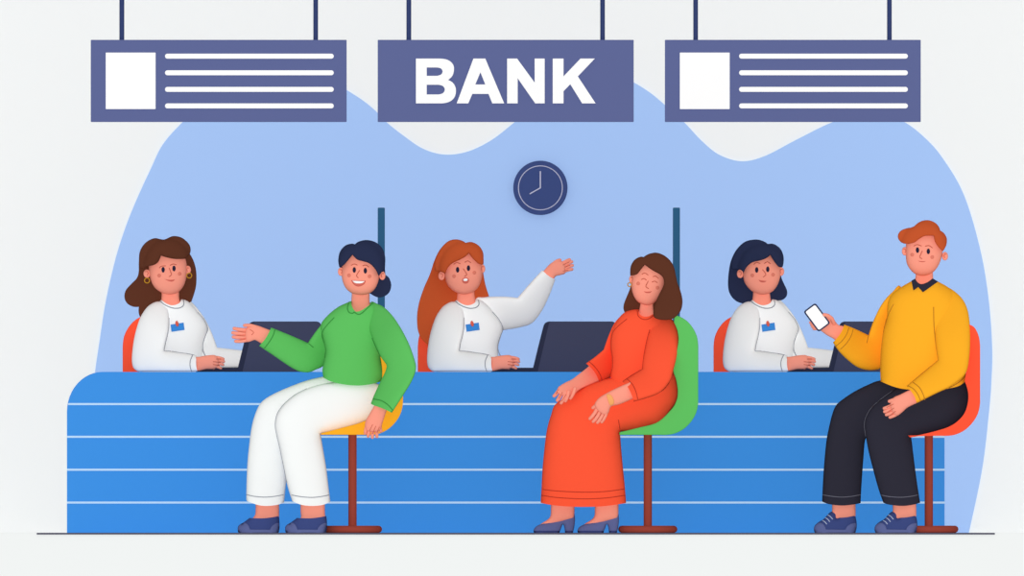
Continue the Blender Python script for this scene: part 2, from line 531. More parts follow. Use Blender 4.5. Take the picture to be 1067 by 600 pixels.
# ================================================================== COUNTER
CT = (555 - 387.4) * S           # counter top height
CD = 0.34                        # counter depth
def counter_outline(i=0.0):
    x0, x1, y0, y1, r = 69.8 + i, 984.2 - i, 387.4 + i, 555.0, 37 - i
    o = [(x0, y1, 'c'), (x0, y0 + r * 1.12, 'c')]
    for k in range(1, 12):
        a = math.radians(180 + 90 * k / 12); o.append((x0 + r + r * math.cos(a), y0 + r * 1.12 + r * 1.12 * math.sin(a), 'c'))
    return o + [(x0 + r, y0, 'c'), (x1, y0, 'c'), (x1, y1, 'c')]
t = empty('bank_counter', W(527, 555, 0.2)); tag(t, 'long blue bank counter with pale stripes and a rounded left corner', 'counter')
outer = counter_outline(); inner = counter_outline(8.5)
arch = outer + [(p[0], p[1], 'c') for p in inner[::-1]]
obj('front_panel', prism([outer], 0.0, 0.03, bev=0.001), COUNTER, t, smooth=False)
obj('worktop', prism([arch], 0.03, CD), COUNTER, t, smooth=False)
for y, xl in ((420.9, 71.0), (455.0, 69.8), (489.3, 69.8), (523.5, 69.8)):
    obj('stripe', pbox(xl, y - 1.05, 984.4, y + 1.05, -0.0025, 0.001), STRIPE, t, smooth=False)

for x0, lab in ((393.6, 'upright teal divider panel on the counter behind the woman with a navy bun'), (701.1, 'upright teal divider panel on the counter behind the woman in the red dress')):
    d = obj('counter_divider', bevel_geo(box(W(x0, 0).x, W(x0 + 7.4, 0).x, 0.04, CD - 0.03, CT, (555 - 216.3) * S), 0.002), TEAL, origin=W(x0 + 3.7, 387.4, 0.2), smooth=False)
    tag(d, lab, 'divider')

# ================================================================== LAPTOPS
def laptop(dx, label):
    t = empty('laptop', W(290 + dx, 387.4, 0.3)); tag(t, label, 'laptop', None)
    Yl = 0.19
    lid = shift([(246.8, 387.3, 'c'), (258.6, 340), (260.8, 336.2), (264.5, 334.9, 'c'), (329.5, 334.9, 'c'), (333, 336), (334.4, 339.5), (323.3, 387.3, 'c')], dx)
    face = shift([(252.6, 387.2, 'c'), (264.3, 337.5), (265.2, 335.4, 'c'), (329.3, 335.4, 'c'), (332.6, 336.4), (333.8, 339.6), (322.8, 387.2, 'c')], dx)
    obj('lid', prism([lid], Yl, Yl + 0.016), LAPE, t, smooth=False)
    obj('lid_cover', prism([face], Yl - 0.0015, Yl + 0.001), LAP, t, smooth=False)
    scr = shift([(259.5, 380, 'c'), (269.5, 340, 'c'), (327.5, 340, 'c'), (319, 380, 'c')], dx)
    obj('screen', prism([scr], Yl + 0.0155, Yl + 0.0175), DARK, t, smooth=False)
    b = [W(203.5 + dx, 387.4, Yl), W(322.5 + dx, 387.4, Yl)]
    obj('keyboard_base', bevel_geo(box(b[0].x, b[1].x, Yl + 0.004, Yl + 0.14, CT, CT + 4.2 * S), 0.003), LAPE, t, smooth=False)
    k = pbox(210 + dx, 380, 316 + dx, 383.3, Yl + 0.03, Yl + 0.12)
    k = box(W(212 + dx, 0).x, W(316 + dx, 0).x, Yl + 0.03, Yl + 0.10, CT + 4.0 * S, CT + 4.35 * S)
    obj('keys', k, DARK, t, smooth=False)
laptop(0, 'dark slate open laptop beside the left teller with brown hair')
laptop(307.6, 'dark slate open laptop beside the ginger-haired teller')
laptop(615.8, 'dark slate open laptop behind the man in yellow')

# ================================================================== CHAIRS
def chair(name, cx, Yc, shell, m, label, cat, hw=0.16):
    t = empty(name, W(cx, 555, Yc)); tag(t, label, cat)
    g = prism([shell], Yc - hw, Yc + hw, bev=0.004)
    obj('seat_shell', g, m, t, sharp=50)
    c = W(cx, 555, Yc)
    obj('pole', lathe([(4.35 * S, 7.0 * S), (4.35 * S, (555 - 452.6) * S)], c, 28), POLE, t, sharp=40)
    r = 30.8 * S; h = 7.4 * S
    prof = [(r - h * 0.45, 0.0)] + [(r - h / 2 + h / 2 * math.sin(math.radians(a)), h / 2 - h / 2 * math.cos(math.radians(a))) for a in range(20, 180, 20)] + [(r - h * 0.5, h)]
    obj('base', lathe(prof, c, 48), POLE, t, sharp=60)
    return t
def shell_outer(cx, s=1):
    o = [(-29, 453.0, 'c')] if False else []
    return o
def shell(cx, inner, s=1, top=None):
    """outer back and underside of the bucket seat; inner = edge that meets the sitter, from the front lip up to the top"""
    out = [(cx + s * 12, 453.0, 'c'), (cx + s * 20, 453.0), (cx + s * 28.5, 451.5), (cx + s * 38, 446.5), (cx + s * 46, 438.2), (cx + s * 50.8, 429), (cx + s * 52.6, 419, 'c'),
           (cx + s * 52.6, 361, 'c'), (cx + s * 51.3, 351), (cx + s * 47.5, 342.5), (cx + s * 42, 335.5), (cx + s * 35, 330.6), (cx + s * 27.5, 327.8, 'c')]
    return inner + out[::-1] if False else out + inner[::-1]
YC = -0.62                       # customers' chairs stand this far in front of the counter
s1 = shell(367.3, [], 1)
s1 = [(379, 453.0, 'c'), (388, 453.0), (395.8, 451.5), (405.3, 446.5), (413.3, 438.2), (418.1, 429), (420, 419, 'c'), (420, 366, 'c'), (418, 356), (412, 349, 'c'), (402, 349, 'c'), (394.8, 355), (396.2, 371, 'c'),
      (398.2, 385), (398, 398), (398.6, 413), (395, 429.3), (378, 439.3), (356, 445.7), (334.4, 451.4, 'c'), (334.4, 453, 'c')]
chair('bar_chair', 367.3, YC, s1, SHELLY, 'yellow shell chair on a rust-coloured pole, under the woman in green', 'chair')
s2 = shell(675, [(645.5, 453, 'c'), (645.5, 450.2, 'c'), (666, 445.3), (685, 439.8), (699, 427), (704.6, 418), (706.2, 408), (704.6, 396), (701.4, 384), (706.6, 358), (706.2, 346), (702.3, 336, 'c')])
chair('bar_chair', 675, YC, s2, SHELLG, 'green shell chair on a rust-coloured pole, under the woman in red', 'chair')
s3 = shell(967.8, [(946, 453.6, 'c'), (948.6, 455.8, 'c'), (960, 453.6), (974, 450.2), (988, 445.8), (998, 439.8), (1005.8, 430.8), (1009.3, 420), (1009.8, 410), (1007.8, 401), (1006.2, 396.5), (1008, 386), (1009.8, 372), (1010.8, 356), (1010.9, 339.3, 'c')])
s3 = [p for p in s3 if not (p[1] < 340 and p[0] < 1010.5) and not (abs(p[0] - 1009.8) < .1 and abs(p[1] - 335.5) < .1)]
chair('bar_chair', 967.8, YC, s3, SHELLR, 'red shell chair on a rust-coloured pole, under the man in yellow', 'chair')

# ================================================================== PEOPLE
HY = -0.015                      # head sits a touch in front of the trunk
def person(label, base, Y0, head, ears, neck, hair_m, back_hair, front_hair, skin, clothes, feats, ear_lines=True, group=None,
           back_yc=None, front_yc=None, front_k=0.5, back_k=(0.05, 1.15)):
    """skin = extra solids (hands, ankles); clothes = list of dicts. Body becomes one continuous mesh."""
    hy = Y0 + HY
    body = [inflate(neck, Y0 + 0.01, 1.0, step=1.6), inflate(head, hy, 1.3, 1.5, step=1.6)]
    for e in ears: body.append(inflate(ell(*e[:4], 16), hy - 0.028, 0.8, 3.0, step=1.0))
    cl_meshes = []
    for c in clothes:
        pcs = []
        for pc in c['pieces']:
            pcs.append(inflate(pc['o'], pc['y'], pc.get('k', 1.0), pc.get('kb')))
            if pc.get('core', True):
                body.append(inflate(pc['o'], pc['y'], pc.get('k', 1.0) * 0.93, (pc.get('kb') or pc.get('k', 1.0)) * 0.93, inset=1.3))
        cl_meshes.append(union(pcs) if len(pcs) > 1 else to_mesh(pcs[0]))
    body += skin
    hs = Surf(to_mesh(merge(body[:2])))
    earS = Surf(to_mesh(merge(body[:2 + len(ears)])))
    allskin = Surf(to_mesh(merge(body)))
    lines = [seam(allskin, l, w=w_) for l, w_ in feats.get('skin_lines', [])]
    if ear_lines:
        for (ex, ey, rx, ry, s) in ears:
            lines.append(seam(earS, [(ex - s * rx * 0.45, ey - ry * 0.45), (ex + s * rx * 0.05, ey - ry * 0.5), (ex + s * rx * 0.35, ey - ry * 0.1), (ex + s * 0.1 * rx, ey + ry * 0.35)], 0.7))
    me = union(body)
    p = obj('person', me, SKIN, origin=base, m2=SKINL, extra=lines)
    tag(p, label, 'person', group)
    for c, me in zip(clothes, cl_meshes):
        sf = Surf(me)
        c['obj'] = obj(c['name'], me, c['m'], p, m2=c['l'], extra=[seam(sf, s_, c.get('w', 1.0)) for s_ in c['seams']])
        if 'label' in c: c['obj']['label'] = c['label']
        c['surf'] = sf
    # hair
    gb = [inflate(back_hair, back_yc or (hy + 0.015), back_k[0], back_k[1])]
    ha = np.array([q[:2] for q in head]); hc = (ha.min(0) + ha.max(0)) / 2; hr = (ha.max(0) - ha.min(0)) / 2
    D_ = hy - hs.y(hc[0], hc[1] - 4) + 0.010
    def dome(x, y):
        rho = math.hypot((x - hc[0]) / (hr[0] + 9), (y - hc[1] + 3) / (hr[1] + 10))
        d = D_ * max(0.35, 1 - rho ** 4) ** (1 / 3.0)
        return min(hy - d, hs.y(x, y, hy) - 0.004)
    fy = front_yc or dome
    if front_hair: gb.append(inflate(front_hair, fy, front_k, 2.0))
    obj('hair', union(gb), hair_m, p)
    for (ex, ey, rx, ry) in feats.get('eyes', []):
        obj('eye', patch(hs, ell(ex, ey, rx, ry, 14), 0.003), EYE, p)
    for ln in feats.get('closed_eyes', []): obj('eyelid', seam(hs, ln, 0.9), SKINL, p)
    for ln in feats.get('brows', []): obj('eyebrow', seam(hs, ln, 0.9), SKINL, p)
    obj('nose', seam(hs, feats['nose'], 0.9), SKINL, p)
    for (x, y, r) in feats['cheeks']: obj('cheek', patch(hs, ell(x, y, r, r, 12), 0.0012), BLUSH, p)
    mo = obj('mouth', patch(hs, feats['mouth'], 0.002), LIPS, p)
    if 'teeth' in feats: obj('teeth', patch(hs, feats['teeth'], 0.002, lift=0.0022), WHITE, mo)
    for (x, y, r) in feats.get('earrings', []):
        obj('earring', ring((W(x, y).x, hy - 0.05, W(x, y).z), r * S, 0.5 * S, 28), GOLD, p)
    return p
def fingers(lst):
    """each finger: list of (px, py, Y) joints and a radius"""
    out = []
    for pts, r in lst:
        P = [W(*q) for q in pts]
        n = len(P); rr = [r * S * (1.0 - 0.14 * i / max(1, n - 1)) for i in range(n)]
        out.append(tube(P, rr, 12))
    return out
def mid(a, b, bend=0.0, Y=None):
    x0, y0 = a; x1, y1 = b; dx, dy = x1 - x0, y1 - y0
    return ((x0 + x1) / 2 - dy * bend, (y0 + y1) / 2 + dx * bend)
def hand_fingers(g, pairs, Y, r, bend=0.08, dY=0.0):
    """pairs on an enlarged grid g=(x0,y0,s); every finger has two bends"""
    out = []
    for k, (a, b) in enumerate(pairs):
        A = G(*g, [a])[0]; B = G(*g, [b])[0]
        q = lambda t, o: (A[0] + (B[0] - A[0]) * t - (B[1] - A[1]) * o, A[1] + (B[1] - A[1]) * t + (B[0] - A[0]) * o)
        m1, m2 = q(0.4, bend), q(0.75, bend * 0.8)
        out.append(([(A[0], A[1], Y), (m1[0], m1[1], Y - 0.004), (m2[0], m2[1], Y - 0.003), (B[0], B[1], Y + 0.003 + dY)], r))
    return fingers(out)

# ---------------------------------------------------------------- tellers
TY = 0.50
def teller(dx, raised, label, **kw):
    torso = shift(G(120, 300, 6, [(290,73,'o'),(318,96),(352,108),(385,103),(405,90),(412,70,'c'),(450,80),(495,120),(518,150),(555,195),(577,250),(565,310),(548,370),(552,430),(570,520),(575,640),(560,790,'c'),(200,820,'c'),(176,720),(170,560),(172,400),(185,260),(225,140)]), dx)
    near = shift(G(120, 300, 6, [(255,86),(210,110),(180,145),(155,190),(133,255),(117,325),(107,400),(105,460),(115,500),(142,522,'c'),(515,522,'o'),(508,495),(506,455),(510,423,'c'),(470,412),(400,403),(305,391,'c'),(314,345),(327,295),(335,240),(336,170),(325,120),(295,90)]), dx)
    ynear = idw([(172 + dx, 320, TY - 0.04), (152 + dx, 330, TY - 0.09), (145 + dx, 365, TY - 0.165), (165 + dx, 375, TY - 0.23), (200 + dx, 380, TY - 0.34), (150 + dx, 385, TY - 0.19), (180 + dx, 384, TY - 0.28)])
    pieces = [dict(o=torso, y=TY, k=0.9), dict(o=near, y=ynear, k=0.95)]
    gc = (190 + dx, 310, 6)
    YH = TY - 0.357
    if not raised:
        far = G(*gc, [(20,0),(60,30),(100,75),(140,132),(175,200),(200,262),(218,312,'c'),(290,320),(375,329),(450,332,'o'),(446,380),(442,437,'c'),(340,438),(230,438),(150,425),(100,350),(70,200),(-10,60)])
        yfar = idw([(200 + dx, 320, TY + 0.07), (220 + dx, 350, TY + 0.03), (225 + dx, 375, TY - 0.10), (262 + dx, 372, TY - 0.19)])
        pieces.append(dict(o=far, y=yfar, k=0.95))
        palm2 = G(*gc, [(400,350,'o'),(402,420,'c'),(450,430),(490,433),(520,425),(522,395),(490,368),(440,352)])
        skin2 = [inflate(palm2, TY - 0.19, 0.8, step=1.2)] + hand_fingers(gc, [((500, 380 + k * 14), (560 + (6 if k in (1, 2) else 0), 396 + k * 10)) for k in range(4)] + [((450, 375), (490, 350))], TY - 0.19, 1.6)
    else:
        gw = (510, 260, 6)
        far = G(*gw, [(-85,305),(-40,297),(30,294),(100,294),(176,301,'c'),(250,215),(330,128,'o'),(350,148),(378,170),(412,186,'c'),(375,285),(335,370),(295,430),(255,466),(190,486),(110,500),(60,503),(-40,480),(-120,400)])
        yfar = idw([(500, 325, TY + 0.06), (545, 325, TY + 0.12), (575, 285, TY + 0.06)])
        pieces.append(dict(o=far, y=yfar, k=0.95))
        gj = (560, 255, 12)
        palm2 = G(*gj, [(60,345,'c'),(100,300),(150,245),(205,208),(260,192),(320,215),(345,250),(350,320),(345,358),(290,378),(230,392),(200,430),(130,450,'c')])
        skin2 = [inflate(palm2, TY + 0.055, 0.9, step=1.2)]
        skin2 += hand_fingers(gj, [((290, 248), (402, 186)), ((300, 278), (430, 212)), ((305, 310), (438, 258)), ((310, 340), (432, 306))], TY + 0.055, 1.85, bend=-0.04)
        skin2 += hand_fingers(gj, [((190, 250), (282, 190))], TY + 0.045, 1.9, bend=-0.1)
    # near hand resting on the counter
    palm = G(*gc, [(84,370,'c'),(110,369),(150,362),(205,360),(225,385),(228,415),(215,437),(190,447),(150,448),(115,456),(100,459),(86,457,'c')])
    skin = [inflate(palm, YH, 1.0, step=1.2)]
    skin += hand_fingers(gc, [((195, 374), (256, 384)), ((200, 392), (259, 400)), ((200, 410), (254, 420)), ((195, 428), (240, 441))], YH, 1.75, bend=-0.06)
    skin += hand_fingers(gc, [((140, 400), (195, 440))], YH + 0.02, 1.9)
    skin += skin2
    # legs under the counter
    legs = []
    for s_, lx in ((-1, 0), (1, 3)):
        o = shift([(150, 398, 'c'), (200, 398), (235, 402), (252, 414), (256, 440), (252, 490), (250, 533, 'o'), (231, 533, 'c'), (230, 490), (226, 447), (205, 436), (158, 436.5, 'c'), (150, 425)], dx + lx)
        legs.append(dict(o=o, y=TY + s_ * 0.085, k=0.85))
        an = shift([(235, 520, 'c'), (246, 520, 'c'), (246, 545), (262, 549), (266, 553, 'c'), (234, 553, 'c')], dx + lx)
        skin.append(inflate(an, TY + s_ * 0.085, 0.9))
    if True:
        sl = [G(120, 300, 6, l) for l in (
            [(336,188),(335,240),(326,298),(314,345),(306,390)], [(306,393),(355,397),(400,404),(450,411),(492,419)],
            [(484,420),(470,455),(469,490),(478,521)])]
        sl.append(G(190, 310, 6, [(96,92),(130,132),(155,180),(157,205),(145,235),(131,275),(127,315),(132,340),(142,360)]))
        sl.append(G(125, 240, 6, [(252,443),(275,462),(310,479),(345,487),(380,482),(399,464),(397,436)]))
        sl = [shift(l, dx) for l in sl]
    clothes = [dict(name='jumper', m=OFFW, l=OFFWL, pieces=pieces, seams=sl), dict(name='trousers', m=DARK, l=DARKL, pieces=legs, seams=[])]
    p = person(label, W(190 + dx, 555, TY), TY, skin=skin, clothes=clothes, **kw)
    for s_, lx in ((-1, 0), (1, 3)):
        so = shift([(231.5, 542, 'o'), (248.5, 542, 'c'), (262, 546), (270, 551), (271, 555, 'c'), (231, 555, 'c')], dx + lx)
        obj('shoe', inflate(so, TY + s_ * 0.085, 1.1), SHOE, p)
    sf = clothes[0]['surf']
    bo = shift(G(120, 300, 6, [(346,229,'c'),(428,216,'c'),(434,262,'c'),(352,274,'c')]), dx)
    b = obj('name_badge', patch(sf, bo, 0.004, lift=0.0025), BADGE, p)
    co = shift(G(120, 300, 6, [(376,214),(385,204),(394,214),(398,230),(390,242),(379,232)]), dx)
    cb = obj('badge_clip', patch(sf, co, 0.004, lift=0.0075), CLIP, b)
    # chair with its back to the left
    cx = 180.4 + dx
    sh = shell(cx, [(cx + 24, 453, 'c'), (cx + 26, 447), (cx + 22, 438.5, 'c'), (cx - 22, 438.5), (cx - 33, 430), (cx - 36, 415, 'c'), (cx - 35, 365, 'c'), (cx - 32, 345, 'c')], -1)
    return p, cx, sh

HA = (125, 240, 6)
def gg(g, pts): return G(*g, pts)
def eyes(g, l, rx=10.5, ry=18): return [(g[0] + x / g[2], g[1] + y / g[2], rx / g[2], ry / g[2]) for x, y in l]
def cheeks(g, l, r=12): return [(g[0] + x / g[2], g[1] + y / g[2], r / g[2]) for x, y in l]
def ears_(g, l): return [(g[0] + x / g[2], g[1] + y / g[2], rx / g[2], ry / g[2], s) for x, y, rx, ry, s in l]
_, cx, sh = teller(0, False, 'teller with wavy brown hair and gold hoop earrings, seated behind the counter at the left',
    head=gg(HA, [(180,215),(182,260),(192,310),(215,355),(258,388),(310,402),(362,388),(396,350),(414,300),(419,240),(410,180),(375,125),(300,105),(222,125),(187,170)]),
    ears=ears_(HA, [(169,270,22,27,1),(424,247,20,27,-1)]),
    neck=gg(HA, [(262,320,'c'),(259,390),(257,432),(248,470),(250,560,'c'),(400,560,'c'),(392,470),(373,432),(371,390),(371,320,'c')]),
    hair_m=BROWN,
    back_hair=gg(HA, [(118,200),(125,130),(160,77),(215,49),(275,57),(330,36),(385,45),(430,83),(442,118),(437,147,'c'),(462,195),(477,260),(475,350),(447,445,'c'),(380,470),(250,500),(180,520),(127,545,'c'),(117,512),(118,478,'c'),(80,476),(45,456),(28,420),(36,375),(70,335),(104,300),(117,260)]),
    front_hair=gg(HA, [(178,222,'c'),(215,215),(240,196),(257,158,'c'),(300,171),(350,179),(407,177,'c'),(436,148),(442,115),(429,83),(385,46),(330,37),(275,58),(215,50),(160,78),(126,130),(119,200),(128,240),(150,236)]),
    feats=dict(eyes=eyes(HA, [(270,246),(338,238)]), brows=[gg(HA, [(248,234),(258,224),(284,222)]), gg(HA, [(315,218),(332,210),(352,215)])],
        nose=gg(HA, [(308,236),(318,262),(322,277),(308,288)]), cheeks=cheeks(HA, [(245,282),(373,271)]),
        mouth=gg(HA, [(279,303,'c'),(305,309),(345,307,'c'),(328,319),(305,317)]),
        earrings=[(153.2, 292.2, 2.6), (197.2, 287, 2.6)], skin_lines=[(gg((190,310,6), l), 0.8) for l in ([(213,384),(240,384)],[(193,400),(237,405)],[(193,418),(232,424)])]))
tc = []
def tchair(cx, sh, label): chair('office_chair', cx, TY + 0.12, sh, SHELLR, label, 'chair', 0.17)
tchair(cx, sh, 'red shell chair behind the counter, under the brown-haired teller')

HU = (425, 240, 6)
_, cx, sh = teller(307.5, True, 'teller with long ginger hair raising one open hand, seated at the middle of the counter',
    head=gg(HU, [(229,250),(234,305),(252,348),(290,382),(345,401),(400,390),(440,355),(462,300),(467,240),(452,180),(400,135),(320,125),(255,170)]),
    ears=ears_(HU, [(211,284,21,28,1),(464,240,20,28,-1)]),
    neck=gg(HU, [(310,320,'c'),(307,390),(303,436),(294,470),(296,560,'c'),(446,560,'c'),(436,470),(422,435),(416,390),(412,320,'c')]),
    hair_m=GINGER,
    back_hair=gg(HU, [(362,78,'c'),(400,73),(443,95),(468,135),(473,190),(470,250),(484,335),(508,412,'c'),(420,440),(300,510),(200,610),(126,718,'c'),(82,672),(62,620),(57,560),(60,505),(73,440),(100,360),(138,272),(165,190),(200,120),(250,69),(298,56),(338,64)]),
    front_hair=gg(HU, [(234,282,'c'),(243,246),(273,209),(330,181),(362,162),(382,142,'c'),(402,172),(440,208,'c'),(470,212),(473,180),(469,135),(444,96),(400,74),(362,79,'c'),(338,65),(298,57),(250,70),(201,120),(168,190),(172,250),(205,258),(228,268)]),
    back_yc=idw([(470, 255, TY + HY + 0.02), (500, 270, TY + HY + 0.02), (470, 290, TY + 0.02), (500, 305, TY + 0.02), (440, 310, TY - 0.06), (436, 335, TY - 0.075), (443, 355, TY - 0.08), (455, 330, TY - 0.06)]),
    feats=dict(eyes=eyes(HU, [(311,246),(379,236)]), brows=[gg(HU, [(288,212),(304,201),(328,208)]), gg(HU, [(357,199),(374,190),(393,202)])],
        nose=gg(HU, [(347,240),(362,262),(368,278),(354,287)]), cheeks=cheeks(HU, [(289,286),(416,264)]),
        mouth=gg(HU, [(340,306),(358,293),(378,301),(382,316),(372,330),(355,332),(341,322)]), teeth=gg(HU, [(346,307),(360,299),(374,305),(372,314),(358,318),(348,314)]),
        skin_lines=[(shift(gg((190,310,6), l), 307.3), 0.8) for l in ([(213,384),(240,384)],[(193,400),(237,405)],[(193,418),(232,424)])] + [(gg((560,255,12), l), 0.7) for l in ([(320,252),(398,215)],[(345,280),(405,255)],[(320,328),(385,315)])]))
tchair(cx, sh, 'red shell chair behind the counter, under the ginger-haired teller')

HT = (735, 240, 6)
_, cx, sh = teller(615.7, False, 'teller with a navy bob haircut, seated behind the counter at the right',
    head=gg(HT, [(235,250),(240,310),(262,352),(300,385),(355,403),(410,388),(446,350),(468,290),(472,240),(455,190),(405,148),(325,140),(262,180)]),
    ears=ears_(HT, [(218,271,21,28,1),(473,257,20,28,-1)]),
    neck=gg(HT, [(300,320,'c'),(297,390),(292,436),(284,470),(286,560,'c'),(436,560,'c'),(426,470),(411,435),(405,390),(402,320,'c')]),
    hair_m=NAVYH,
    back_hair=gg(HT, [(390,85,'c'),(430,86),(469,115),(488,160),(488,210),(476,240),(474,288),(490,330),(510,375),(508,410),(482,434),(440,440),(300,462),(236,458,'c'),(190,440),(156,402),(142,350),(145,270),(160,190),(195,120),(250,70),(318,57),(364,68)]),
    front_hair=gg(HT, [(237,280,'c'),(252,238),(290,202),(350,186),(384,172),(405,153,'c'),(427,190),(455,226,'c'),(482,228),(488,190),(487,160),(468,116),(430,88),(390,87,'c'),(364,69),(318,58),(250,71),(196,121),(162,190),(166,242),(212,244),(234,258)]),
    feats=dict(eyes=eyes(HT, [(321,247),(390,243)]), brows=[gg(HT, [(303,213),(319,200),(342,207)]), gg(HT, [(369,207),(387,196),(406,208)])],
        nose=gg(HT, [(358,246),(372,262),(378,278),(362,291)]), cheeks=cheeks(HT, [(294,281),(423,277)]),
        mouth=gg(HT, [(332,308,'c'),(355,313),(383,316,'c'),(366,325),(345,322)]),
        skin_lines=[(shift(gg((190,310,6), l), 615.7), 0.8) for l in ([(213,384),(240,384)],[(193,400),(237,405)],[(193,418),(232,424)])]))
tchair(cx, sh, 'red shell chair behind the counter, under the navy-haired teller')

# ---------------------------------------------------------------- customer in green
D = (320, 240, 6); F = (320, 310, 5); E = (235, 310, 6); H = (330, 380, 5); GG_ = (240, 380, 5); J = (240, 480, 6)
far_px = gg(E, [(620,150),(590,180),(555,225),(515,283,'c'),(400,233),(285,187,'o'),(268,225),(243,265),(210,302,'c'),(300,362),(400,430),(465,462),(520,467),(560,452),(620,420),(680,330),(690,220)])
torso = [(366.4, 313.4, 'o'), (366.2, 317), (368, 321.5), (371, 324.6), (377, 323), (388.3, 315.2, 'c')] + gg(F, [(390,45),(425,90),(430,160),(400,240),(385,310),(392,350),(399,392),(395,425),(376,440,'o'),(320,453),(260,458),(190,452),(125,437),(84,415,'c'),(80,380),(86,340),(97,285),(92,245),(79,195),(72,140),(110,90),(160,50),(200,30)])
near = gg(F, [(330,25),(365,32),(400,50),(445,95),(490,162),(530,240),(557,315),(567,368),(548,430),(500,510),(442,600,'o'),(395,578),(345,560),(332,552,'c'),(350,505),(385,430),(404,392),(414,356),(400,332),(384,309),(362,262),(338,205),(310,120)])
ynear = idw([(385, 322, YC - 0.03), (390, 335, YC - 0.08), (408, 350, YC - 0.20), (425, 385, YC - 0.235), (400, 420, YC - 0.24), (412, 365, YC - 0.22)])
yfar = idw([(355, 330, YC + 0.06), (340, 355, YC + 0.10), (320, 385, YC + 0.06), (285, 355, YC - 0.02)])
Yh = YC - 0.235
palm_n = gg(H, [(312,190,'c'),(300,212),(278,250),(256,290),(252,320),(262,345),(300,350),(330,340),(342,305),(352,275),(362,245),(372,225,'c')])
skin = [inflate(palm_n, Yh, 1.0, step=1.2)]
skin += hand_fingers(H, [((263,315),(253,357)), ((280,325),(268,372)), ((298,330),(290,378)), ((318,325),(314,374))], Yh, 1.9, bend=0.05)
skin += hand_fingers(H, [((335,280),(334,345))], Yh + 0.022, 2.0, bend=0.08)
I_ = (235, 325, 12)
palm_f = gg(I_, [(580,235,'c'),(500,205),(430,178),(375,162),(320,160),(275,185),(250,225),(245,300),(262,370),(300,372),(345,356),(372,352),(415,375),(470,410),(520,440,'c')])
Yf = YC - 0.035
skin += [inflate(palm_f, Yf, 0.9, step=1.2)]
skin += hand_fingers(I_, [((275,222),(108,206)), ((275,262),(92,260)), ((275,304),(98,312)), ((285,345),(128,365))], Yf, 2.1, bend=-0.04)
skin += hand_fingers(I_, [((370,185),(238,168))], Yf - 0.015, 2.0, bend=0.06)
def leg_skin(x0, x1, top, Y, toe, heel):
    return inflate([(x0, top - 14, 'c'), (x1, top - 14, 'c'), (x1 + 0.2, 536), (heel, 541), (heel - 0.5, 551, 'c'), (toe + 4, 552, 'c'), (toe + 8, 545), (toe + 14, 539), (x0 + 0.2, 534)], Y, 0.95)
YL, YR = YC - 0.085, YC + 0.085
skin += [leg_skin(266, 290.7, 526, YR, 250, 290.5), leg_skin(313, 338.5, 526, YL, 299.5, 340)]
farleg = gg(GG_, [(600,40,'c'),(480,62),(400,81),(320,110),(250,140),(190,172),(152,208),(125,270),(108,340),(98,420),(90,500),(85,600),(83,700),(85,709,'o'),(140,729),(185,735),(240,730),(280,718,'c'),(287,650),(291,610),(292,550),(290,450),(300,400),(400,370),(600,340,'c')])
nearleg = gg(GG_, [(730,90,'c'),(600,85),(480,100),(397,125),(335,158),(280,205),(245,255),(233,310),(240,362),(258,440),(290,600),(322,709,'o'),(370,729),(425,735),(480,730),(521,713,'c'),(512,640),(500,540),(485,450),(470,360,'c'),(560,340),(690,300),(765,250),(790,175),(785,110)])
